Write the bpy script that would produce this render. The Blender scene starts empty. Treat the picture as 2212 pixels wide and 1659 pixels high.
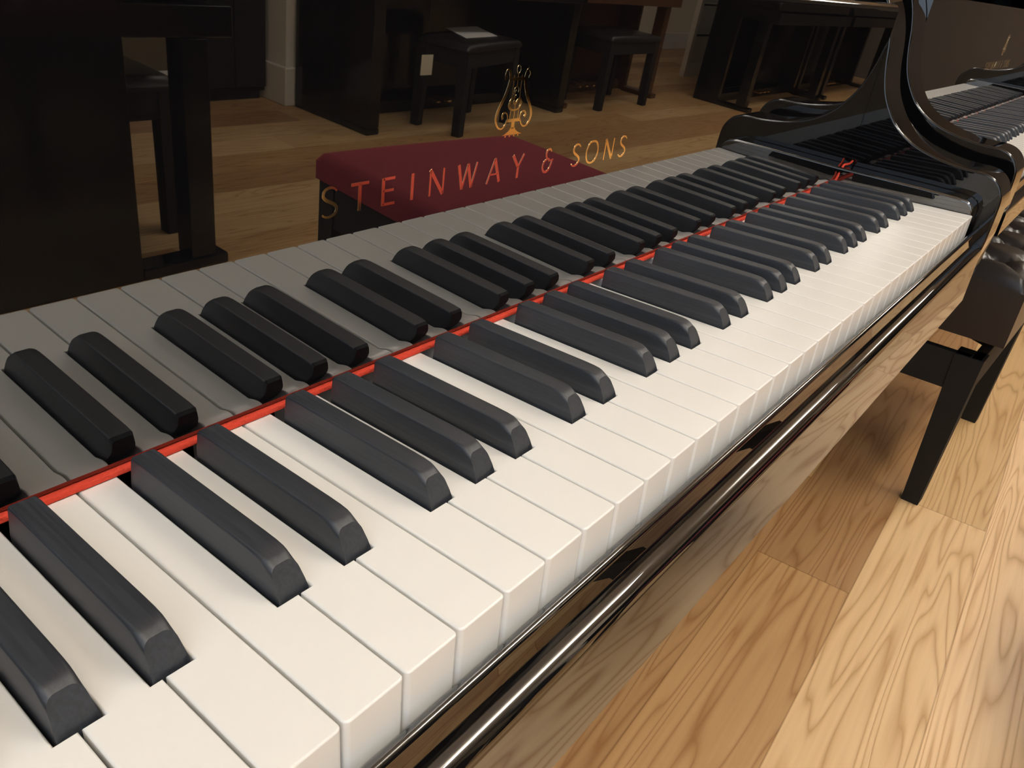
import bpy, bmesh, math, random
from mathutils import Vector, Matrix
random.seed(7)
S = bpy.context.scene
COL = S.collection
FZ = -0.725          # floor level (white key tops are z = 0)
P = 0.0236           # white key pitch

# ------------------------------------------------------------------ materials
def new_mat(name):
    m = bpy.data.materials.new(name); m.use_nodes = True
    nt = m.node_tree
    return m, nt, nt.nodes['Principled BSDF']

def simple(name, col, rough=.5, ior=1.5, metal=0, bump=0, bscale=200, spec=None, coat=0):
    m, nt, b = new_mat(name)
    b.inputs['Base Color'].default_value = (*col, 1)
    b.inputs['Roughness'].default_value = rough
    b.inputs['IOR'].default_value = ior
    b.inputs['Metallic'].default_value = metal
    if coat: b.inputs['Coat Weight'].default_value = coat
    if bump:
        tc = nt.nodes.new('ShaderNodeTexCoord')
        n = nt.nodes.new('ShaderNodeTexNoise'); n.inputs['Scale'].default_value = bscale
        bp = nt.nodes.new('ShaderNodeBump'); bp.inputs['Strength'].default_value = bump
        bp.inputs['Distance'].default_value = .001
        nt.links.new(tc.outputs['Object'], n.inputs['Vector'])
        nt.links.new(n.outputs['Fac'], bp.inputs['Height'])
        nt.links.new(bp.outputs['Normal'], b.inputs['Normal'])
    return m

def ebony():
    m, nt, b = new_mat('ebony')
    N, L = nt.nodes, nt.links
    tc = N.new('ShaderNodeTexCoord'); mp = N.new('ShaderNodeMapping')
    mp.inputs['Scale'].default_value = (900, 25, 900)
    n = N.new('ShaderNodeTexNoise'); n.inputs['Scale'].default_value = 1; n.inputs['Detail'].default_value = 5
    L.new(tc.outputs['Object'], mp.inputs['Vector']); L.new(mp.outputs['Vector'], n.inputs['Vector'])
    r = N.new('ShaderNodeValToRGB'); r.color_ramp.elements[0].position = .35; r.color_ramp.elements[1].position = .75
    r.color_ramp.elements[0].color = (.017, .020, .026, 1); r.color_ramp.elements[1].color = (.034, .039, .049, 1)  # bluish haze over the keys is put into this colour
    L.new(n.outputs['Fac'], r.inputs['Fac']); L.new(r.outputs['Color'], b.inputs['Base Color'])
    rr = N.new('ShaderNodeMapRange'); rr.inputs['To Min'].default_value = .40; rr.inputs['To Max'].default_value = .55
    L.new(n.outputs['Fac'], rr.inputs['Value']); L.new(rr.outputs['Result'], b.inputs['Roughness'])
    b.inputs['IOR'].default_value = 1.6
    bp = N.new('ShaderNodeBump'); bp.inputs['Strength'].default_value = .07; bp.inputs['Distance'].default_value = .0005
    L.new(n.outputs['Fac'], bp.inputs['Height']); L.new(bp.outputs['Normal'], b.inputs['Normal'])
    return m

def math_node(nt, op, a, b=None, c=None):
    n = nt.nodes.new('ShaderNodeMath'); n.operation = op
    for i, v in enumerate((a, b, c)):
        if v is None: continue
        if isinstance(v, (int, float)): n.inputs[i].default_value = v
        else: nt.links.new(v, n.inputs[i])
    return n.outputs[0]

def oak_floor():
    """planks 0.17 m wide along (almost) x, random butt joints, tones and cathedral grain"""
    m, nt, b = new_mat('oak_planks')
    N, L = nt.nodes, nt.links
    tc = N.new('ShaderNodeTexCoord'); mp = N.new('ShaderNodeMapping')
    mp.vector_type = 'POINT'
    mp.inputs['Rotation'].default_value = (0, 0, math.radians(-2.4))
    mp.inputs['Location'].default_value = (0, .0305, 0)
    L.new(tc.outputs['Object'], mp.inputs['Vector'])
    sp = N.new('ShaderNodeSeparateXYZ'); L.new(mp.outputs['Vector'], sp.inputs[0])
    x, y = sp.outputs[0], sp.outputs[1]
    W_, LEN = .168, 1.9
    yy = math_node(nt, 'DIVIDE', y, W_)
    row = math_node(nt, 'FLOOR', yy)
    fy = math_node(nt, 'SUBTRACT', yy, row)
    wn = N.new('ShaderNodeTexWhiteNoise'); wn.noise_dimensions = '1D'
    L.new(math_node(nt, 'ADD', row, 31.0), wn.inputs['W'])
    # joints of the two rows in view: row 0 at x=.90, row -1 at x=1.29
    isr0 = math_node(nt, 'COMPARE', row, 0.0, .1)
    isr1 = math_node(nt, 'COMPARE', row, -1.0, .1)
    isr2 = math_node(nt, 'COMPARE', row, -2.0, .1)
    other = math_node(nt, 'SUBTRACT', 1.0, math_node(nt, 'ADD', isr2, math_node(nt, 'ADD', isr0, isr1)))
    off = math_node(nt, 'MULTIPLY', math_node(nt, 'MULTIPLY', wn.outputs['Value'], LEN), other)
    off = math_node(nt, 'ADD', off, math_node(nt, 'MULTIPLY', isr0, .90))
    off = math_node(nt, 'ADD', off, math_node(nt, 'MULTIPLY', isr1, 1.285))
    xx = math_node(nt, 'DIVIDE', math_node(nt, 'SUBTRACT', x, off), LEN)
    cell = math_node(nt, 'FLOOR', xx)
    fx = math_node(nt, 'SUBTRACT', xx, cell)
    idc = N.new('ShaderNodeCombineXYZ'); L.new(row, idc.inputs[0]); L.new(cell, idc.inputs[1])
    wc = N.new('ShaderNodeTexWhiteNoise'); wc.noise_dimensions = '3D'; L.new(idc.outputs[0], wc.inputs['Vector'])
    # grain coordinates, different in each plank
    gx = math_node(nt, 'MULTIPLY_ADD', wc.outputs['Value'], 37.0, math_node(nt, 'MULTIPLY', x, .62))
    gy = math_node(nt, 'MULTIPLY_ADD', wc.outputs['Value'], 11.0, math_node(nt, 'MULTIPLY', y, 8.5))
    gc = N.new('ShaderNodeCombineXYZ'); L.new(gx, gc.inputs[0]); L.new(gy, gc.inputs[1])
    n1 = N.new('ShaderNodeTexNoise'); n1.inputs['Scale'].default_value = 1.5; n1.inputs['Detail'].default_value = 2.2
    n1.inputs['Roughness'].default_value = .45; n1.inputs['Distortion'].default_value = .25
    L.new(gc.outputs[0], n1.inputs['Vector'])
    rings = math_node(nt, 'PINGPONG', math_node(nt, 'MULTIPLY', n1.outputs['Fac'], 32.0), 1.0)
    rings = math_node(nt, 'POWER', rings, 3.2)
    fc = N.new('ShaderNodeMapping'); fc.inputs['Scale'].default_value = (5, 160, 1)
    L.new(mp.outputs['Vector'], fc.inputs['Vector'])
    n2 = N.new('ShaderNodeTexNoise'); n2.inputs['Scale'].default_value = 1; n2.inputs['Detail'].default_value = 4
    L.new(fc.outputs['Vector'], n2.inputs['Vector'])
    grain = math_node(nt, 'ADD', math_node(nt, 'MULTIPLY', rings, .62), math_node(nt, 'MULTIPLY', n2.outputs['Fac'], .4))
    tone = N.new('ShaderNodeValToRGB')
    e = tone.color_ramp.elements
    e[0].position = 0; e[0].color = (.46, .26, .115, 1)
    e[1].position = 1; e[1].color = (.90, .62, .345, 1)
    for p_, c_ in ((.3, (.60, .36, .155, 1)), (.6, (.70, .46, .215, 1)), (.8, (.76, .52, .26, 1))):
        q_ = e.new(p_); q_.color = c_
    # set tones near the camera; left plank's tone includes the piano's shade
    c0 = math_node(nt, 'COMPARE', cell, 0.0, .1); cm = math_node(nt, 'COMPARE', cell, -1.0, .1)
    sel = lambda r_, c_: math_node(nt, 'MULTIPLY', r_, c_)
    k1, k2, k3, k4 = sel(isr0, cm), sel(isr0, c0), sel(isr1, cm), sel(isr1, c0)
    known = math_node(nt, 'ADD', math_node(nt, 'ADD', math_node(nt, 'ADD', k1, k2), math_node(nt, 'ADD', k3, k4)), isr2)
    tv = math_node(nt, 'MULTIPLY', wc.outputs['Value'], math_node(nt, 'SUBTRACT', 1.0, known))
    for kk, val in ((k1, .22), (k2, .0), (k3, .90), (k4, .62), (isr2, 1.0)):
        tv = math_node(nt, 'MULTIPLY_ADD', kk, val, tv)
    L.new(tv, tone.inputs['Fac'])
    # the three planks in view take the tones chosen above, shade included
    mixg = N.new('ShaderNodeMix'); mixg.data_type = 'RGBA'; mixg.blend_type = 'MULTIPLY'
    gr = N.new('ShaderNodeValToRGB')
    gr.color_ramp.elements[0].position = .12; gr.color_ramp.elements[0].color = (1, 1, 1, 1)
    gr.color_ramp.elements[1].position = .95; gr.color_ramp.elements[1].color = (.62, .49, .36, 1)
    L.new(grain, gr.inputs['Fac'])
    mixg.inputs['Factor'].default_value = 1
    L.new(tone.outputs['Color'], mixg.inputs['A']); L.new(gr.outputs['Color'], mixg.inputs['B'])
    # seams
    def edge(f, w):
        a = math_node(nt, 'LESS_THAN', f, w); c = math_node(nt, 'GREATER_THAN', f, 1 - w)
        return math_node(nt, 'MAXIMUM', a, c)
    seam = math_node(nt, 'MAXIMUM', edge(fy, .007), edge(fx, .0007))
    ms = N.new('ShaderNodeMix'); ms.data_type = 'RGBA'; ms.blend_type = 'MULTIPLY'
    L.new(math_node(nt, 'MULTIPLY', seam, .45), ms.inputs['Factor'])
    L.new(mixg.outputs['Result'], ms.inputs['A']); ms.inputs['B'].default_value = (.35, .22, .10, 1)
    L.new(ms.outputs['Result'], b.inputs['Base Color'])
    b.inputs['Roughness'].default_value = .42
    bp = N.new('ShaderNodeBump'); bp.inputs['Strength'].default_value = .25; bp.inputs['Distance'].default_value = .0015
    bp.invert = True
    L.new(math_node(nt, 'ADD', grain, seam), bp.inputs['Height']); L.new(bp.outputs['Normal'], b.inputs['Normal'])
    return m

def emis(name, col, k):
    m = bpy.data.materials.new(name); m.use_nodes = True; nt = m.node_tree
    nt.nodes.remove(nt.nodes['Principled BSDF'])
    e = nt.nodes.new('ShaderNodeEmission'); e.inputs[0].default_value = (*col, 1); e.inputs[1].default_value = k
    nt.links.new(e.outputs[0], nt.nodes['Material Output'].inputs[0])
    return m

LACQ = simple('black_polyester_lacquer', (.004, .004, .0045), .012, 2.35)
LACQ3 = simple('black_case_lacquer', (.004, .004, .0045), .02, 1.6)
LACQ2 = simple('black_satin_lacquer', (.006, .006, .006), .12, 1.5)
WHITE = simple('ivory_white_key_top', (.87, .855, .82), .22, 1.5)
EBONY = ebony()
BRASS = simple('polished_brass', (1.0, .74, .38), .06, 1.5, 1)
FELT = simple('red_felt', (.68, .065, .035), .95, 1.3, bump=.6, bscale=900)
VELVET = simple('burgundy_velvet', (.19, .028, .036), .9, 1.3, bump=.5, bscale=500)
VELVET.node_tree.nodes['Principled BSDF'].inputs['Sheen Weight'].default_value = .4
VELVET.node_tree.nodes['Principled BSDF'].inputs['Sheen Tint'].default_value = (.9, .15, .2, 1)
LEATHER = simple('black_leather', (.022, .018, .017), .30, 1.5, bump=.15, bscale=350)
MATTE = simple('matt_black_wood', (.013, .012, .011), .75, 1.4)
WALLM = simple('painted_wall', (.70, .62, .50), .8, bump=.1, bscale=60)
WALLB = simple('cream_wall', (.78, .72, .62), .7, bump=.1, bscale=60)
BROWNW = simple('shaded_olive_wall', (.13, .105, .06), .7)  # niche wall, its shade put into the colour
SKIRT = simple('pale_skirting', (.66, .65, .62), .5)
CEILM = simple('white_ceiling', (.82, .78, .71), .9)
DARKW = simple('dark_taupe_wall', (.13, .11, .095), .8)
PAPER = simple('white_paper', (.85, .82, .80), .7)
TAGM = simple('cream_card', (.74, .70, .55), .7)
BROWN = simple('walnut_case', (.10, .045, .02), .35)
PANE = simple('frosted_pane', (.62, .58, .50), .3)
CHROME = simple('steel', (.6, .6, .6), .2, metal=1)
OAK = oak_floor()
LAMP = emis('lamp_glow', (1.0, .93, .83), 22.5)
COOL_GLOW = emis('added_cool_glow', (.72, .85, 1.0), 1.8)  # unseen cool glow, added to turn the near black keys bluish

# ------------------------------------------------------------------ helpers
def obj(name, bm, mat, parent=None, smooth=False, loc=None):
    me = bpy.data.meshes.new(name)
    bmesh.ops.recalc_face_normals(bm, faces=bm.faces)
    bm.to_mesh(me); bm.free()
    if mat: me.materials.append(mat)
    if smooth is not False:
        for p_ in me.polygons: p_.use_smooth = True
        if smooth is not True: me.set_sharp_from_angle(angle=math.radians(smooth))
    o = bpy.data.objects.new(name, me); COL.objects.link(o)
    if smooth is not False and smooth is not True:
        wn = o.modifiers.new('weighted', 'WEIGHTED_NORMAL'); wn.keep_sharp = True; wn.weight = 100
    if parent: o.parent = parent
    if loc: o.location = loc
    return o

def thing(name, label, cat, loc=(0, 0, 0), rz=0, group=None):
    o = bpy.data.objects.new(name, None); COL.objects.link(o)
    o.empty_display_size = .1
    o.location = loc; o.rotation_euler = (0, 0, rz)
    return tag(o, label, cat, group)

def tag(o, label, cat, group=None):
    o['label'] = label; o['category'] = cat
    if group: o['group'] = group
    return o

def struct(name, bm, mat, smooth=False):
    o = obj(name, bm, mat, None, smooth); o['kind'] = 'structure'; return o

def box(x0, x1, y0, y1, z0, z1, bev=0, seg=2, bm=None):
    own = bm is None
    b2 = bmesh.new()
    r = bmesh.ops.create_cube(b2, size=1)
    for v in b2.verts:
        v.co = Vector(((x0 + x1) / 2 + v.co.x * (x1 - x0), (y0 + y1) / 2 + v.co.y * (y1 - y0), (z0 + z1) / 2 + v.co.z * (z1 - z0)))
    if bev:
        bmesh.ops.bevel(b2, geom=list(b2.edges), offset=bev, segments=seg, profile=.5, affect='EDGES')
    if own: return b2
    me = bpy.data.meshes.new('t'); b2.to_mesh(me); b2.free(); bm.from_mesh(me); bpy.data.meshes.remove(me)
    return bm

def prism(poly, axis, a, b, bev=0, seg=3, ang=None, which='caps'):
    """poly: 2D points; axis 'x' -> (y,z), 'y' -> (x,z), 'z' -> (x,y). bevels the cap outlines"""
    bm = bmesh.new()
    def mk(p, t):
        if axis == 'x': return (t, p[0], p[1])
        if axis == 'y': return (p[0], t, p[1])
        return (p[0], p[1], t)
    A = [bm.verts.new(mk(p, a)) for p in poly]; B = [bm.verts.new(mk(p, b)) for p in poly]
    fa = bm.faces.new(A); fb = bm.faces.new(B[::-1])
    n = len(poly)
    for i in range(n):
        bm.faces.new((A[i], B[i], B[(i + 1) % n], A[(i + 1) % n]))
    bmesh.ops.recalc_face_normals(bm, faces=bm.faces)
    if bev:
        es = list({e for f in (fa, fb) for e in f.edges})
        bmesh.ops.bevel(bm, geom=es, offset=bev, segments=seg, profile=.5, affect='EDGES', clamp_overlap=True)
    return bm

def crom(pts, n=8, closed=False):
    out = []; m = len(pts)
    pts = [Vector(p) for p in pts]
    rng = range(m if closed else m - 1)
    for i in rng:
        if closed: p0, p1, p2, p3 = pts[(i - 1) % m], pts[i], pts[(i + 1) % m], pts[(i + 2) % m]
        else: p0, p1, p2, p3 = pts[max(i - 1, 0)], pts[i], pts[i + 1], pts[min(i + 2, m - 1)]
        for k in range(n):
            t = k / n
            out.append(.5 * ((2 * p1) + (p2 - p0) * t + (2 * p0 - 5 * p1 + 4 * p2 - p3) * t * t + (3 * p1 - p0 - 3 * p2 + p3) * t ** 3))
    if not closed: out.append(pts[-1])
    return out

def tube(pts, r, sides=8, bm=None):
    own = bm is None
    if own: bm = bmesh.new()
    pts = [Vector(p) for p in pts]; rings = []
    for i, p in enumerate(pts):
        d = (pts[min(i + 1, len(pts) - 1)] - pts[max(i - 1, 0)]).normalized()
        u = d.cross(Vector((0, 0, 1))); u = u.normalized() if u.length > 1e-4 else Vector((1, 0, 0))
        w = d.cross(u)
        rr = r(i / (len(pts) - 1)) if callable(r) else r
        rings.append([bm.verts.new(p + (u * math.cos(a) + w * math.sin(a)) * rr) for a in [2 * math.pi * k / sides for k in range(sides)]])
    for a, b in zip(rings, rings[1:]):
        for k in range(sides): bm.faces.new((a[k], a[(k + 1) % sides], b[(k + 1) % sides], b[k]))
    bm.faces.new(rings[0]); bm.faces.new(rings[-1][::-1])
    return bm

def copy_tree(o, parent=None, **kw):
    c = o.copy(); COL.objects.link(c); c.parent = parent
    for ch in list(o.children): copy_tree(ch, c)
    return c

# ------------------------------------------------------------------ keys
OFF = {'C': -.0019, 'D': .0019, 'F': -.0026, 'G': 0, 'A': .0026}
NOTES = 'ABCDEFG'
def note(i): return NOTES[i % 7]         # white key i (0..51), A first
HB = .0058                                # half width of a black key at its foot
NOTCH = .0494
def black_x(i): return (i + 1 - 26) * P + OFF[note(i)]   # black key right of white i
def has_black(i): return 0 <= i < 51 and note(i) in OFF

def white_key_mesh(i):
    xl = (i - 26) * P + .0005; xr = (i + 1 - 26) * P - .0005
    tl = black_x(i - 1) + HB + .0009 if has_black(i - 1) else xl
    tr = black_x(i) - HB - .0009 if has_black(i) else xr
    yb = .165
    poly = [(xl, 0), (xr, 0)]
    if tr != xr: poly += [(xr, NOTCH), (tr, NOTCH)]
    poly += [(tr, yb), (tl, yb)]
    if tl != xl: poly += [(tl, NOTCH), (xl, NOTCH)]
    bm = bmesh.new()
    T = [bm.verts.new((p[0], p[1], 0)) for p in poly]; B = [bm.verts.new((p[0], p[1], -.034)) for p in poly]
    top = bm.faces.new(T); bm.faces.new(B[::-1]); n = len(poly)
    for k in range(n): bm.faces.new((T[k], T[(k + 1) % n], B[(k + 1) % n], B[k]))
    bmesh.ops.recalc_face_normals(bm, faces=bm.faces)
    bm.edges.ensure_lookup_table()
    vert_front = [e for e in bm.edges if abs(e.verts[0].co.z - e.verts[1].co.z) > .01 and e.verts[0].co.y < .001]
    bmesh.ops.bevel(bm, geom=vert_front, offset=.0019, segments=3, profile=.5, affect='EDGES')
    es = [e for e in bm.edges if e.verts[0].co.z > -.0001 and e.verts[1].co.z > -.0001]
    bmesh.ops.bevel(bm, geom=es, offset=.0008, segments=3, profile=.5, affect='EDGES', clamp_overlap=True)
    return bm

def black_key_mesh():
    """arched cross sections: sloping oval front face, faceted corners, long tapering body"""
    bm = bmesh.new(); y0, y1 = .0497, .1405
    def arch(zt, r, wt):
        """outline from left foot over the top to right foot: (x, z)"""
        half = [(.0058, -.012), (.0058, 0.0)]
        wz = lambda z: .0058 - (.0058 - wt) * max(0, z) / zt
        zs = zt - r
        half += [(wz(zs * .5), zs * .5), (wz(zs), zs)]
        for k in range(1, 6):
            a = math.pi / 2 * k / 6
            half.append((wz(zs) - r * .92 * (1 - math.cos(a)), zs + r * math.sin(a)))
        half.append((wz(zs) - r * .92, zt))
        return [(-x, z) for x, z in half] + [(x, z) for x, z in half[::-1]]
    slope = lambda z: y0 + (.0019 * max(0, z) / .0045 if z < .0045 else .0019 + (z - .0045) * .72)
    secs = []
    o = arch(.0101, .0036, .0047); secs.append([(x, slope(z), z) for x, z in o])
    for y, zt, r, wt in ((.0573, .01135, .0028, .0047), (.0588, .0119, .0022, .0047), (.0606, .01225, .0016, .0047), (.0640, .01245, .0012, .0047), (.070, .0125, .0010, .0047),
                         (y1 - .006, .0125, .0010, .0047), (y1 - .0015, .0123, .0013, .0047)):
        o = arch(zt, r, wt)
        secs.append([(x, (y if z > .004 else y - (y - slope(z)) * (1 - max(0, z) / .004) * (1 if y < .07 else 0)), z) for x, z in o])
    o = arch(.0112, .0016, .0043); secs.append([(x * .96, y1, z) for x, z in o])
    V = [[bm.verts.new(p) for p in sec] for sec in secs]
    for a, b in zip(V, V[1:]):
        for k in range(len(a) - 1): bm.faces.new((a[k], b[k], b[k + 1], a[k + 1]))
        bm.faces.new((a[-1], b[-1], b[0], a[0]))
    bm.faces.new(V[0]); bm.faces.new(V[-1][::-1])
    bmesh.ops.remove_doubles(bm, verts=bm.verts, dist=.00002)
    return bm

# ------------------------------------------------------------------ ribbons for the inlay (x, h) in mm on the fallboard
MY, TAN = .1477, math.tan(.0421)
def on_board(x, h, lift=.00025): return Vector((x, MY - TAN * h - lift, h))

def ribbon(bm, pts, w, smooth_n=6, closed=False, caps=True):
    P2 = crom([(p[0], p[1], 0) for p in pts], smooth_n, closed) if smooth_n > 1 else [Vector((p[0], p[1], 0)) for p in pts]
    n = len(P2); Lf, Rt = [], []
    for i, p in enumerate(P2):
        a = P2[(i + 1) % n] if (closed or i < n - 1) else p
        b = P2[i - 1] if (closed or i > 0) else p
        d = (a - b); d = d.normalized() if d.length > 1e-9 else Vector((1, 0, 0))
        nn = Vector((-d.y, d.x, 0)); t = i / max(n - 1, 1)
        ww = (w(t) if callable(w) else w) / 2
        for S_, sg in ((Lf, 1), (Rt, -1)):
            q = p + nn * ww * sg
            S_.append((q.x / 1000, q.y / 1000))
    def pair(q): return (bm.verts.new(on_board(q[0], q[1], .00012)), bm.verts.new(on_board(q[0], q[1], -.0002)))
    LV = [pair(q) for q in Lf]; RV = [pair(q) for q in Rt]
    rng = range(n if closed else n - 1)
    for i in rng:
        j = (i + 1) % n
        bm.faces.new((LV[i][0], LV[j][0], RV[j][0], RV[i][0]))
        bm.faces.new((LV[i][0], LV[i][1], LV[j][1], LV[j][0]))
        bm.faces.new((RV[i][0], RV[j][0], RV[j][1], RV[i][1]))
    if not closed:
        bm.faces.new((LV[0][0], RV[0][0], RV[0][1], LV[0][1])); bm.faces.new((LV[-1][0], LV[-1][1], RV[-1][1], RV[-1][0]))

def letters(root):
    B_, T_ = 86.0, 98.4; H_ = T_ - B_
    def st(*pts, w=1.15, n=1, closed=False): return (pts, w, n, closed)
    fl = lambda base: (lambda t: base * (1 + .35 * (2 * t - 1) ** 4))
    G = {}
    def sS(x0, x1):
        w_ = x1 - x0; f = lambda a, b: (x0 + a * w_, B_ + b * H_)
        return [st(f(.97, .86), f(.78, .96), f(.5, 1.0), f(.18, .92), f(.08, .74), f(.25, .60), f(.55, .50), f(.85, .38), f(.97, .22), f(.80, .06), f(.45, -.01), f(.15, .03), f(.02, .10), w=lambda t: .75 + .75 * math.sin(math.pi * t), n=5)]
    def build(name, strokes):
        bm = bmesh.new()
        for pts, w, n, closed in strokes: ribbon(bm, pts, w, n, closed)
        return obj('letter', bm, BRASS, root)
    build('S', sS(-123.4, -115.2))
    build('T', [st((-107.6, 97.9), (-97.6, 97.9), w=fl(1.0)), st((-102.7, 97.6), (-102.8, 85.9), w=fl(1.3))])
    build('E', [st((-89, 98.4), (-89.1, 85.9), w=fl(1.3)), st((-89.2, 97.9), (-82.0, 98.0), w=fl(.95)), st((-89, 92.6), (-82.6, 92.6), w=fl(.9)), st((-89.2, 86.4), (-81.8, 86.4), w=fl(.95))])
    build('I', [st((-70.8, 98.4), (-70.8, 85.9), w=fl(1.3))])
    build('N', [st((-58.9, 98.4), (-58.9, 85.8), w=fl(.85)), st((-59.2, 98.4), (-49.9, 85.9), w=fl(1.45)), st((-49.8, 98.4), (-49.8, 85.9), w=fl(.85))])
    build('W', [st((-39.2, 98.4), (-35.9, 86.0), w=fl(1.45)), st((-35.9, 86.0), (-32.3, 98.2), w=fl(.85)), st((-32.3, 98.2), (-29.0, 86.0), w=fl(1.45)), st((-29.0, 86.0), (-25.4, 98.4), w=fl(.85))])
    build('A', [st((-16.6, 85.9), (-11.4, 98.5), w=fl(.85)), st((-11.5, 98.5), (-6.6, 85.9), w=fl(1.45)), st((-14.6, 90.4), (-8.4, 90.4), w=.85)])
    build('Y', [st((3.6, 98.4), (8.6, 91.8), w=fl(1.35)), st((12.9, 98.4), (8.6, 91.8), w=fl(.85)), st((8.6, 92.2), (8.6, 85.9), w=fl(1.25))])
    build('&', [st((38.2, 97.0), (36.8, 98.4), (34.4, 98.0), (33.6, 95.6), (35.0, 93.4), (37.2, 92.8), w=lambda t: .8 + .5 * math.sin(3.1 * t), n=5),
                st((35.4, 93.2), (32.6, 92.0), (31.3, 89.2), (32.6, 86.6), (35.2, 85.9), (37.8, 87.4), (39.2, 90.2), (40.0, 92.2), w=lambda t: .8 + .6 * math.sin(3.1 * t), n=5), st((36.4, 91.9), (40.8, 92.4), w=.8)])
    build('S', sS(60.0, 67.6))
    build('O', [st((80.9, 98.6), (76.6, 97.2), (74.6, 92.2), (76.4, 87.4), (80.7, 85.8), (85.2, 87.3), (87.1, 92.2), (85.2, 97.2), w=1.2, n=6, closed=True)])
    build('N', [st((95.2, 98.4), (95.2, 85.8), w=fl(.85)), st((94.9, 98.4), (104.2, 85.9), w=fl(1.45)), st((104.3, 98.4), (104.3, 85.9), w=fl(.85))])
    build('S', sS(112.2, 119.8))

def lyre(root):
    bm = bmesh.new(); cx = -.4
    def M(p, s): return (cx + s * p[0], p[1])
    arm = [(9.6, 137.3), (10.1, 139.2), (9.0, 141.2), (7.4, 141.0), (6.2, 138.6), (6.3, 135.6), (8.4, 130.0), (11.6, 125.0), (13.9, 121.0), (14.4, 117.6), (12.4, 114.3), (9.4, 113.2), (6.8, 114.6), (5.4, 117.2)]
    vol = [(5.2, 116.6), (5.0, 118.6), (6.3, 120.6), (8.6, 120.9), (9.5, 119.2), (8.8, 118.0)]
    for s in (1, -1):
        ribbon(bm, [M(p, s) for p in arm], lambda t: .9 + 1.0 * math.sin(math.pi * min(1, t * 1.25)) ** 1 * (1 if t > .25 else .6) if t < .8 else .75 + 1.15 * max(0, math.sin(math.pi * t * 1.25)), 6)
        ribbon(bm, [M(p, s) for p in vol], lambda t: .55 + .9 * t * t, 5)
        ribbon(bm, [M((9.4, 137.0), s), M((9.7, 138.4), s)], 1.6, 1)
    for s in (1, -1):      # strings and inner columns
        ribbon(bm, [(cx + s * 3.2, 138.9), (cx + s * 3.1, 127.6)], .38, 1)
        ribbon(bm, [(cx + s * 3.2, 122.6), (cx + s * 3.3, 117.4)], .42, 1)
    ribbon(bm, [(cx, 139.4), (cx, 133.3)], .45, 1)
    ribbon(bm, [(cx, 126), (cx, 117.2)], .42, 1)
    ribbon(bm, [(cx - 6.2, 137.0), (cx + 6.2, 137.0)], 1.5, 1)
    ribbon(bm, [(cx, 143.5), (cx - 1.4, 142.3), (cx - 1.3, 140.7), (cx, 139.3), (cx + 1.3, 140.7), (cx + 1.4, 142.3)], .42, 5, True)
    ribbon(bm, [(cx + 1.4, 130.6), (cx + 1.9, 132.0), (cx + .6, 133.3), (cx - 1.2, 132.6), (cx - 1.9, 130.6), (cx - 1.0, 128.8)], lambda t: .5 + .45 * t, 5)
    ribbon(bm, [(cx - .2, 131.8), (cx - 1.2, 130.0), (cx - .4, 128.4)], .4, 5)
    ribbon(bm, [(cx + .2, 129.2), (cx - .8, 128.2), (cx - 3.2, 127.4), (cx - 4.9, 125.2), (cx - 4.5, 123.2), (cx - 2.6, 122.2), (cx, 121.9), (cx + 2.6, 122.4), (cx + 4.6, 124.0), (cx + 4.8, 125.8), (cx + 3.6, 127.2), (cx + 2.0, 126.8), (cx, 124.9), (cx - 1.6, 125.6), (cx - 1.0, 127.0)], lambda t: .65 + .5 * math.sin(6.3 * t) ** 2, 5)
    ribbon(bm, [(cx - 3.2, 127.6), (cx - 3.6, 125), (cx - 3.2, 122.6)], .4, 4)
    ribbon(bm, [(cx + 3.2, 127.6), (cx + 3.6, 125), (cx + 3.2, 122.6)], .4, 4)
    ribbon(bm, [(cx - 5.6, 116.9), (cx + 5.6, 116.9)], 1.6, 1)
    ribbon(bm, [(cx - .1, 116.2), (cx - .1, 112.5)], 2.6, 1)
    ribbon(bm, [(cx, 113.4), (cx, 112.2), (cx, 111.2), (cx, 110.3), (cx, 109.6)], lambda t: 3 + 13.5 * t ** 1.5, 1)
    for dx in (-5.2, -1.8, 1.8, 5.2):
        ribbon(bm, [(cx + dx, 109.8), (cx + dx, 108.6)], .9, 1)
    return obj('lyre_emblem', bm, BRASS, root)

# ------------------------------------------------------------------ grand piano
def arm_profile(zb=-.095):
    top = [(-.0170, -.030), (-.0172, .008), (-.0145, .022), (-.007, .0325), (.006, .0385), (.030, .0400), (.054, .0440), (.075, .0500), (.092, .0580), (.108, .0700), (.119, .0840), (.127, .098), (.132, .112),
           (.136, .130), (.139, .150), (.145, .172), (.156, .194), (.176, .214), (.205, .228), (.25, .236), (.30, .238)]
    c = [tuple(v)[:2] for v in crom([(a, b, 0) for a, b in top], 4)]
    return [(-.0105, zb)] + c + [(.30, zb)]

def fallboard_profile():
    f = lambda z: MY - TAN * z
    pts = []
    # gently rolled-under lower edge, flat mirror face, rounded top
    R_, zc, bt = .020, .0125, math.atan(TAN)
    yc = f(zc) + R_ * math.cos(bt); zq = zc + R_ * math.sin(bt)
    for k in range(17):
        a = math.radians(25 - 25 * k / 16) + bt
        pts.append((yc - R_ * math.cos(a), zq - R_ * math.sin(a)))
    pts.append((f(zc + .0004), zc + .0004))
    yl, zl = pts[0]
    # (the strip of felt starts just behind this edge)
    pts = [(yl + .0030, zl - .0006), (yl + .0014, zl - .0006), (yl + .0005, zl - .0004)] + pts
    zt = .1878; r2 = .007
    yc2 = f(zt - r2) + r2
    pts.append((f(zt - r2 - .0004), zt - r2 - .0004))
    for k in range(10):
        a = math.radians(90 * k / 9)
        pts.append((yc2 - r2 * math.cos(a), zt - r2 + r2 * math.sin(a)))
    pts += [(yc2 + .006, zt), (yc2 + .012, zt - .006), (f(.01) + .024, .012), (f(.01) + .016, .0034)]
    return pts

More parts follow.
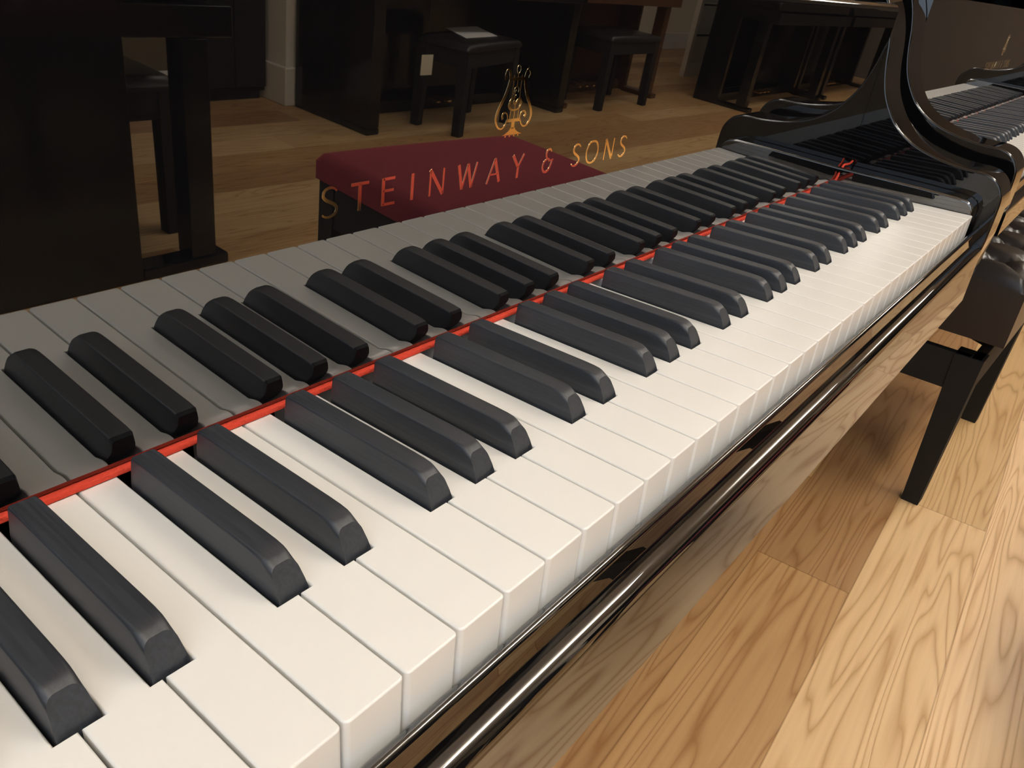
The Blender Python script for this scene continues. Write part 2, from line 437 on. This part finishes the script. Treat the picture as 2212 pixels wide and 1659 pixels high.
def slip_profile():
    pts = []
    for k in range(13):          # thin rounded rail
        a = math.radians(-5 + 190 * k / 12)
        pts.append((-.0053 + .0025 * math.cos(a), -.0197 + .0025 * math.sin(a)))
    pts += [(-.0082, -.0260), (-.0090, -.0330), (-.0094, -.0372), (-.0028, -.0372)]
    return pts

def keybed_profile(zb):
    """front rail: sloping rounded ledge below the slip, then a flat upright face"""
    c = [tuple(v)[:2] for v in crom([(-.0090, -.0345, 0), (-.0118, -.0352, 0), (-.0140, -.0365, 0), (-.0156, -.0384, 0), (-.0165, -.0412, 0)], 4)]
    return [(.30, zb), (.30, -.0345)] + c + [(-.0166, -.0425), (-.0166, zb + .0008), (-.0158, zb)]

def grand_piano(loc, label, group, detail=True):
    root = thing('grand_piano', label, 'piano', loc, 0, group)
    # case
    rim = []
    def rim_line(off):
        pts = [(-.705 + off, .30), (-.705 + off, 1.05), (-.70 + off, 1.45), (-.60 + off * .8, 1.70 - off), (-.40, 1.80 - off), (-.20 - off * .6, 1.74 - off), (-.06 - off, 1.55), (.10 - off, 1.30), (.36 - off, 1.05), (.60 - off, .85), (.705 - off, .62), (.705 - off, .30)]
        return [tuple(v)[:2] for v in crom([(a, b, 0) for a, b in pts], 6)]
    outer, inner = rim_line(0), rim_line(.06)
    bm = bmesh.new()
    z0, z1 = -.125, .238
    V = [[bm.verts.new((p[0], p[1], z)) for p in line] for line in (outer, inner) for z in (z0, z1)]
    o0, o1, i0, i1 = V
    for k in range(len(outer) - 1):
        bm.faces.new((o0[k], o0[k + 1], o1[k + 1], o1[k])); bm.faces.new((i0[k + 1], i0[k], i1[k], i1[k + 1]))
        bm.faces.new((o1[k], o1[k + 1], i1[k + 1], i1[k])); bm.faces.new((o0[k + 1], o0[k], i0[k], i0[k + 1]))
    for k in (0, -1): bm.faces.new((o0[k], o1[k], i1[k], i0[k]))
    obj('rim', bm, LACQ, root, 35)
    obj('soundboard', prism(rim_line(.062), 'z', .02, .03), BROWN, root)
    lid = [(x, y) for x, y in rim_line(-.008)]
    lid = [(-.713, .172)] + lid + [(.713, .172)]
    obj('lid', prism(lid, 'z', .240, .262, .004, 3), LACQ, root, 35)
    ap = arm_profile()
    for x0, x1 in ((-.705, -.645), (.645, .705)):
        obj('arm', prism(ap, 'x', x0, x1, .0022, 4), LACQ3, root, 40)
    obj('keybed', prism(keybed_profile(-.0990), 'x', -.6445, .6445), LACQ, root, 35)
    obj('key_slip', prism(slip_profile(), 'x', -.6445, .6445), LACQ, root, 40)
    obj('fallboard', prism(fallboard_profile(), 'x', -.6440, .6440), LACQ, root, 25)
    obj('music_shelf', box(-.6440, .6440, .180, .32, .150, .168, .003), LACQ, root, 35)
    kb = [(.0025, -.0405), (.0015, -.004), (.0018, .004), (.0045, .0095), (.010, .0130), (.020, .0145), (.06, .0165), (.145, .0190), (.1775, .0195), (.1775, -.0405)]
    for s in (-1, 1):
        a, b = (.6150, .6440) if s > 0 else (-.6440, -.6150)
        obj('key_block', prism(kb, 'x', a, b, .0026, 4), LACQ, root, 40)
    for i in range(52):
        obj('white_key', white_key_mesh(i), WHITE, root, 40)
    bk = None
    for i in range(51):
        if has_black(i):
            if bk is None:
                o = obj('black_key', black_key_mesh(), EBONY, root, 30); bk = o
            else:
                o = bk.copy(); COL.objects.link(o); o.parent = root
            o.location = (black_x(i), 0, 0)
    # felt strip below the fallboard: broken where the black keys stand, with a loose end at the treble side
    bm = bmesh.new()
    box(-.6148, .6148, .1474, .1530, .0004, .0031, .0007, 2, bm)
    fe = obj('felt_strip', bm, FELT, root, 40)
    tail = crom([(.6125, .1490, .0022), (.6150, .1472, .0050), (.6165, .1452, .0140), (.6225, .1450, .0205), (.6300, .1440, .0212), (.6370, .1425, .0218), (.6415, .1415, .0245)], 5)
    obj('felt_end', tube(tail, lambda t: .0018 - .0007 * t, 7), FELT, fe, True)
    letters(root); lyre(root)
    # legs, pedal lyre
    def leg(x, y):
        bm = bmesh.new(); box(x - .065, x + .065, y - .065, y + .065, -.20, -.103, .006, 2, bm)
        prof = [(.042, -.20), (.052, -.22), (.050, -.26), (.034, FZ + .10), (.036, FZ + .07), (.045, FZ + .055)]
        r0 = None
        for (r, z) in prof:
            ring = [bm.verts.new((x + sx * r, y + sy * r, z)) for sx, sy in ((-1, -1), (1, -1), (1, 1), (-1, 1))]
            if r0:
                for k in range(4): bm.faces.new((r0[k], r0[(k + 1) % 4], ring[(k + 1) % 4], ring[k]))
            else: bm.faces.new(ring[::-1])
            r0 = ring
        bm.faces.new(r0)
        l = obj('leg', bm, LACQ, root)
        cb = bmesh.new(); bmesh.ops.create_cone(cb, cap_ends=True, segments=20, radius1=.026, radius2=.026, depth=.03, matrix=Matrix.Translation((x, y, FZ + .0265)) @ Matrix.Rotation(math.pi / 2, 4, 'Y'))
        box(x - .02, x + .02, y - .012, y + .012, FZ + .03, FZ + .06, 0, 1, cb)
        obj('caster', cb, BRASS, l, 40)
    leg(-.58, .42); leg(.58, .42); leg(-.40, 1.60)
    bm = bmesh.new()
    for s in (-1, 1): box(s * .085 - .016, s * .085 + .016, .40, .43, -.57, -.103, .004, 2, bm)
    box(-.15, .15, .36, .47, -.645, -.57, .008, 2, bm)
    pl = obj('pedal_lyre', bm, LACQ, root)
    for px in (-.07, 0, .07):
        obj('pedal', box(px - .012, px + .012, .27, .37, -.625, -.612, .004), BRASS, pl, 40)
    for s in (-.06, .06):
        obj('lyre_rod', tube([(s, .42, -.57), (s, .42, -.11)], .005), BRASS, pl, True)
    return root

GP = 'black grand pianos side by side'
piano1 = grand_piano((0, 0, 0), 'nearest black grand piano, open keyboard with gold lettering and lyre on the mirror fallboard', None)
piano2 = copy_tree(piano1)
piano2.location = (1.445, .005, .015)
tag(piano2, 'second black grand piano standing right beyond the near one, its dark keys partly in view', 'piano')
piano3 = copy_tree(piano1)
piano3.location = (2.89, -.02, .0)
tag(piano3, 'far black grand piano at the right edge, beyond the second one', 'piano')
# lower the feet of the second piano so it still stands on the floor
ap2 = arm_profile(-.062)
for c in piano2.children:
    kind = c.name.split('.')[0]
    if kind == 'arm':
        xs = [v.co.x for v in c.data.vertices]; a_ = c.data; m_ = prism(ap2, 'x', min(xs), max(xs), .0022, 4)
        me_ = bpy.data.meshes.new('arm'); m_.to_mesh(me_); m_.free(); me_.materials.append(LACQ3)
        for p_ in me_.polygons: p_.use_smooth = True
        me_.set_sharp_from_angle(angle=math.radians(40)); c.data = me_
    if kind == 'keybed':
        m_ = prism(keybed_profile(-.070), 'x', -.6445, .6445); me_ = bpy.data.meshes.new('keybed'); m_.to_mesh(me_); m_.free(); me_.materials.append(LACQ); c.data = me_
    if c.name.split('.')[0] in ('leg', 'pedal_lyre'): c.location.z = -.015

# ------------------------------------------------------------------ benches
def tapered_leg(x, y, zt, w0, w1, sx, sy, ins=0):
    """square leg, outer corner fixed at the frame, tapering inside"""
    bm = bmesh.new()
    def ring(w, z):
        xs = (x, x + sx * w); ys = (y, y + sy * w)
        return [bm.verts.new((a, b, z)) for a, b in ((xs[0], ys[0]), (xs[1], ys[0]), (xs[1], ys[1]), (xs[0], ys[1]))]
    A = ring(w0, zt); x += sx * ins * .5; y += sy * ins; B = ring(w1, FZ)
    bm.faces.new(A); bm.faces.new(B[::-1])
    for k in range(4): bm.faces.new((A[k], A[(k + 1) % 4], B[(k + 1) % 4], B[k]))
    bmesh.ops.recalc_face_normals(bm, faces=bm.faces)
    bmesh.ops.bevel(bm, geom=list(bm.edges), offset=.0015, segments=2, profile=.5, affect='EDGES')
    return bm

def cushion(x0, x1, y0, y1, z0, z1, nx=3, ny=2, depth=.016, round_=.02, puff=.012):
    """upholstered pad; tufted with nx x ny buttons when nx>0"""
    bm = bmesh.new(); NX, NY = 56, 36
    cxs = [x0 + (x1 - x0) * (i + .5) / nx for i in range(nx)] if nx else []
    cys = [y0 + (y1 - y0) * (j + .5) / ny for j in range(ny)] if nx else []
    grid = []
    for j in range(NY + 1):
        row = []
        for i in range(NX + 1):
            u, v = i / NX, j / NY
            x = x0 + (x1 - x0) * u; y = y0 + (y1 - y0) * v
            d = min(x - x0, x1 - x, y - y0, y1 - y)
            z = z1 + puff * (1 - (2 * u - 1) ** 4) * (1 - (2 * v - 1) ** 4) - puff
            if d < round_: z -= round_ * (1 - math.sqrt(max(0, 1 - (1 - d / round_) ** 2)))
            for a in cxs:
                for b in cys:
                    r = math.hypot(x - a, y - b); z -= depth * math.exp(-(r / .018) ** 2)
            if nx:
                px = (x1 - x0) / nx; py = (y1 - y0) / ny
                s = abs(math.sin(math.pi * (x - x0) / px)) * 0 + 1
                # diamond pleats
                q1 = ((x - cxs[0]) / px + (y - cys[0]) / py); q2 = ((x - cxs[0]) / px - (y - cys[0]) / py)
                for q_ in (q1, q2):
                    f = abs(q_ - round(q_)); z -= .010 * math.exp(-(f / .07) ** 2) * min(1, d / .03)
            row.append(bm.verts.new((x, y, z)))
        grid.append(row)
    for j in range(NY):
        for i in range(NX): bm.faces.new((grid[j][i], grid[j][i + 1], grid[j + 1][i + 1], grid[j + 1][i]))
    edge = [grid[0][i] for i in range(NX + 1)] + [grid[j][NX] for j in range(1, NY + 1)] + [grid[NY][i] for i in range(NX - 1, -1, -1)] + [grid[j][0] for j in range(NY - 1, 0, -1)]
    low = [bm.verts.new((v.co.x, v.co.y, z0)) for v in edge]
    for k in range(len(edge)):
        bm.faces.new((edge[k], low[k], low[(k + 1) % len(edge)], edge[(k + 1) % len(edge)]))
    bm.faces.new(low)
    return bm

def bench(label, group, x0, x1, y0, y1, z_top, cush_h, apron_h, leg_w0, leg_w1, cmat, fmat, nx=0, ny=0, cat='bench', adj=False, name='piano_bench', smooth_round=.02):
    root = thing(name, label, cat, ((x0 + x1) / 2, (y0 + y1) / 2, FZ), 0, group)
    ox, oy, oz = root.location
    def loc(o): o.location = (-ox, -oy, -oz); return o
    zc = z_top - cush_h
    ov = .022 if adj else .005
    loc(obj('cushion', cushion(x0 - ov, x1 + ov, y0 - ov, y1 + ov, zc, z_top, nx, ny, round_=smooth_round), cmat, root, 50))
    if adj:
        za = zc - .044
        for s, xx in ((-1, x0 + .20), (1, x1 - .10)):
            bm = bmesh.new()
            tube([(xx, y0 + .03, za - .03), (xx, y1 - .03, zc + .002)], .007, 8, bm)
            tube([(xx, y1 - .03, za - .03), (xx, y0 + .03, zc + .002)], .007, 8, bm)
            loc(obj('lifting_scissor', bm, fmat, root, True))
        for xx in (x0 - .012, x1 + .012):
            loc(obj('adjusting_knob', tube([(xx - .012, (y0 + y1) / 2, za - .03), (xx + .012, (y0 + y1) / 2, za - .03)], .022, 16), fmat, root, True))
    else:
        za = zc
    bm = bmesh.new()
    for a_, b_, c_, d_ in ((x0 + .004, x1 - .004, y0 + .004, y0 + .024), (x0 + .004, x1 - .004, y1 - .024, y1 - .004), (x0 + .004, x0 + .024, y0 + .024, y1 - .024), (x1 - .024, x1 - .004, y0 + .024, y1 - .024)):
        box(a_, b_, c_, d_, za - apron_h, za, .002, 2, bm)
    loc(obj('apron', bm, fmat, root, 35))
    for sx, x in ((1, x0), (-1, x1)):
        for sy, y in ((1, y0), (-1, y1)):
            loc(obj('leg', tapered_leg(x, y, za, leg_w0, leg_w1, sx, sy, .012 if adj else 0), fmat, root, 35))
    return root

# black tufted bench tucked before the second piano (on the right, in direct view)
b1 = bench('black tufted leather piano bench with square legs at the right, on the oak floor', None, 1.28, 1.83, -.029, .330, -.190, .150, .075, .052, .034, LEATHER, MATTE, 5, 3, adj=True, smooth_round=.035)
b1.rotation_euler.z = math.radians(-2); b1.location.y -= .007
# burgundy stool in front of the near piano, seen in the fallboard
b2 = bench('burgundy velvet topped stool with black legs, reflected behind the gold lettering', None, .598, 1.106, -.725, -.385, -.212, .060, .085, .045, .038, VELVET, MATTE, 0, 0, cat='stool', name='piano_stool', smooth_round=.014)
b2.rotation_euler.z = math.radians(5)
b3 = bench('low black bench tucked under the upright piano at far left of the reflection', None, .50, .833, -2.08, -1.60, -.285, .045, .075, .045, .042, LEATHER, MATTE, 0, 0)
b4 = bench('black bench carrying a white sheet of paper, reflected above the stool', None, 2.44, 2.96, -2.34, -2.07, -.315, .04, .07, .050, .042, LEATHER, MATTE, 0, 0)
b4.rotation_euler.z = math.radians(-12)
b5 = bench('plain black bench right of the one with paper, reflected right of the lyre emblem', None, 3.83, 4.39, -2.44, -2.13, -.30, .04, .07, .050, .042, LEATHER, MATTE, 0, 0)
tag(obj('sheet_of_paper', prism([(2.56, -2.12), (2.83, -2.16), (2.93, -2.38), (2.66, -2.34)], 'z', -.3145, -.3125), PAPER), 'white sheet of paper lying on top of a black bench in the reflection', 'paper')

# ------------------------------------------------------------------ uprights behind (reflected in the fallboard)
def upright(label, loc, rz, case=None, w=1.48, d=.34, solid=False):
    """front faces local -y, key ends at x=+-w/2; origin on the floor"""
    r = thing('upright_piano', label, 'piano', loc, rz)
    h = 1.25; hw_ = w / 2; case = case or LACQ2; fr = -.24 if solid else -.02
    for s in (-1, 1):
        obj('side_panel', box(s * hw_ - (.04 if s > 0 else 0), s * hw_ + (.04 if s < 0 else 0), -.02, d, 0, h, .004), case, r, 35)
    obj('lower_panel', box(-hw_ + .041, hw_ - .041, .12, .15, .06, .55, .004), case, r, 35)
    obj('upper_panel', box(-hw_ + .041, hw_ - .041, .02, .05, .80, h - .01, .004), case, r, 35)
    obj('back', box(-hw_ + .041, hw_ - .041, d - .05, d - .01, .02, h - .02), MATTE, r)
    obj('top_lid', box(-hw_ - .01, hw_ + .01, -.03, d + .01, h + .001, h + .025, .005), case, r, 35)
    obj('plinth', box(-hw_ + .041, hw_ - .041, .02, .14, 0, .058, .003), case, r)
    obj('keybed', box(-hw_, hw_, -.29, -.021, .57, .64, .005), case, r, 35)
    obj('fallboard', box(-hw_ + .03, hw_ - .03, -.26, .01, .642, .70, .012, 3), case, r, 35)
    for s in (-1, 1):
        x = s * (hw_ - .035)
        obj('leg', box(x - .033, x + .033, -.225 if not solid else -.26, -.155 if not solid else -.021, .03, .568, .004), case, r, 35)
        obj('toe_block', box(x - .036, x + .036, -.26, -.021, 0, .029, .006), case, r, 35)
    for k in (-1, 0, 1):
        obj('pedal', box(k * .08 - .012, k * .08 + .012, -.06, .06, .05, .062, .003), BRASS, r)
    return r
# left one: front faces +x, its end at y=-1.44
upright('black upright piano at far left of the reflection, with leg and toe block', (.565, -2.035, FZ), math.radians(90), w=1.34)
u2 = upright('black upright piano behind the paper covered bench in the reflection', (2.80, -2.445, FZ), math.radians(180), d=.235, solid=True)
u3 = upright('dark walnut upright piano behind the plain bench in the reflection', (4.15, -2.50, FZ), math.radians(180), BROWN, w=1.12)
u5 = upright('large black upright piano at the right of the reflection, one square leg in front', (5.87, -2.0, FZ), math.radians(180), d=.17)
u6 = upright('black upright piano at the far end of the row, faint in the reflection', (7.42, -2.0, FZ), math.radians(180))
cb = thing('cabinet', 'narrow dark cabinet standing in for the dark gap between the wall and the cream pillar', 'cabinet', (1.84, -3.0, FZ))  # made up to fill the dark gap beside the pillar
obj('body', box(-.165, .165, -.15, .17, .04, 1.9, .003), MATTE, cb)
obj('plinth', box(-.15, .15, -.14, .15, 0, .04), MATTE, cb)
for s_ in (-1, 1):
    dr = obj('door', box(min(s_ * .003, s_ * .16), max(s_ * .003, s_ * .16), .171, .187, .06, 1.88, .003), MATTE, cb)
    obj('handle', box(s_ * .02 - .005, s_ * .02 + .005, .188, .20, .45, .60, .002), CHROME, dr)

tg = obj('card_tag', box(2.31, 2.38, -2.142, -2.139, -.47, -.385, 0), TAGM)
tag(tg, 'small cream card tag hanging from the keybed left of the paper covered bench', 'tag')
obj('string', tube([(2.345, -2.1405, -.386), (2.345, -2.146, -.1575)], .001, 6), MATTE, tg)

# lattice door / shelf
lr = thing('glazed_screen', 'pale glazed screen with dark glazing bars reflected high between the pianos', 'screen', (6.10, -2.68, FZ))
obj('frame', (lambda bm: (box(-.20, -.15, -.02, .02, 0, 1.5, 0, 1, bm), box(.15, .20, -.02, .02, 0, 1.5, 0, 1, bm), box(-.15, .15, -.02, .02, 1.45, 1.5, 0, 1, bm), box(-.15, .15, -.02, .02, 0, .1, 0, 1, bm), bm)[-1])(bmesh.new()), WALLB, lr)
for k in range(6):
    obj('pane', box(-.148, .148, -.004, .004, .10 + k * .225, .30 + k * .225), PANE, lr)
obj('glazing_bars', (lambda bm: ([box(-.148, .148, -.012, .012, .305 + k * .225, .320 + k * .225, 0, 1, bm) for k in range(5)], bm)[-1])(bmesh.new()), MATTE, lr)

# ------------------------------------------------------------------ room
X0, X1, Y0, Y1, CZ = -1.45, 9.0, -3.6, 4.2, 2.15
struct('floor', box(X0 - .1, X1 + .1, Y0 - .1, Y1 + .1, FZ - .05, FZ), OAK)
struct('ceiling', box(X0 - .1, X1 + .1, Y0 - .1, Y1 + .1, CZ, CZ + .05), CEILM)
struct('wall_right', box(X1, X1 + .1, Y0, Y1, FZ, CZ), DARKW)
struct('wall_back', box(X0, X1, Y0 - .1, Y0, FZ, CZ), WALLM)
struct('wall_pillar', box(2.025, 2.62, Y0, -2.70, FZ, CZ, .004), WALLB)
struct('baseboard_pillar', box(2.012, 2.633, Y0, -2.685, FZ, FZ + .17, .006), WALLB)
struct('wall_niche', box(.0, 1.655, Y0, -2.80, FZ, CZ), BROWNW)
struct('baseboard_niche', box(.0, 1.655, -2.799, -2.785, FZ, FZ + .15, .004), SKIRT)
struct('baseboard_back', box(2.64, X1, Y0, Y0 + .015, FZ, FZ + .15, .004), SKIRT)
struct('wall_front', box(X0, X1, Y1, Y1 + .1, FZ, CZ), WALLM)
# wall on the left; glazed opening added to cast cool light on the keys
bm = bmesh.new()
wy0, wy1, wz0, wz1 = -2.7, .1, .05, 1.9
box(X0 - .1, X0, Y0, wy0, FZ, CZ, 0, 1, bm); box(X0 - .1, X0, wy1, Y1, FZ, CZ, 0, 1, bm)
box(X0 - .1, X0, wy0, wy1, FZ, wz0, 0, 1, bm); box(X0 - .1, X0, wy0, wy1, wz1, CZ, 0, 1, bm)
struct('wall_left', bm, WALLM)
bm = bmesh.new()
for k in range(4):
    y = wy0 + .03 + (wy1 - wy0 - .06) * k / 3
    box(X0 - .06, X0 - .01, y - .03, y + .03, wz0, wz1, 0, 1, bm)
struct('added_window_1', bm, WALLB)
struct('added_window_2', box(X0 - .075, X0 - .07, wy0, wy1, wz0, wz1), COOL_GLOW)

# ceiling lights: unseen oblong panels, hung low to brighten the ceiling too
for (x, y, sx, sy) in ((-.75, -1.25, 1.2, .3), (1.5, -1.05, 1.2, .3), (4.0, -1.05, 1.2, .3), (6.6, -1.05, 1.2, .3), (-.75, 2.3, 1.2, .3), (1.5, 2.3, 1.2, .3), (4.0, 2.3, 1.2, .3)):
    where = ('above the aisle in front of the pianos' if y < 0 else 'above the lids of the pianos')
    t = thing('ceiling_light', 'oblong warm white panel light hanging ' + where, 'light', (x, y, CZ), 0, 'hanging panel lights ' + where)
    obj('diffuser', box(-sx / 2, sx / 2, -sy / 2, sy / 2, -.235, -.215), LAMP, t)
    bm = bmesh.new()
    for a, b, c, d in ((-sx / 2 - .02, -sx / 2, -sy / 2 - .02, sy / 2 + .02), (sx / 2, sx / 2 + .02, -sy / 2 - .02, sy / 2 + .02), (-sx / 2, sx / 2, -sy / 2 - .02, -sy / 2), (-sx / 2, sx / 2, sy / 2, sy / 2 + .02)):
        box(a, b, c, d, -.245, -.205, 0, 1, bm)
    obj('frame', bm, CEILM, t)
    for a in (-sx / 2 - .01, sx / 2 + .01):
        obj('rod', tube([(a, 0, -.206), (a, 0, 0)], .005), CHROME, t, True)

wd = bpy.data.worlds.new('World'); S.world = wd; wd.use_nodes = True
wd.node_tree.nodes['Background'].inputs[0].default_value = (1.0, .86, .70, 1)
wd.node_tree.nodes['Background'].inputs[1].default_value = .0

# ------------------------------------------------------------------ camera
cd = bpy.data.cameras.new('camera'); cam = bpy.data.objects.new('camera', cd); COL.objects.link(cam)
R_ = Matrix(((0.622630, 0.317494, -0.715213), (-0.777153, 0.357721, -0.517754), (0.091463, 0.878199, 0.469469)))
cam.matrix_world = Matrix.Translation((-0.33087, -0.11296, 0.18662)) @ R_.to_4x4()
cd.sensor_fit = 'HORIZONTAL'; cd.sensor_width = 36; cd.lens = 36 * 1692.94 / 2212
cd.clip_start = .01; cd.clip_end = 50
S.camera = cam
S.view_settings.view_transform = 'Standard'; S.view_settings.look = 'None'
S.view_settings.exposure = 0; S.view_settings.gamma = 1; S.view_settings.use_curve_mapping = False
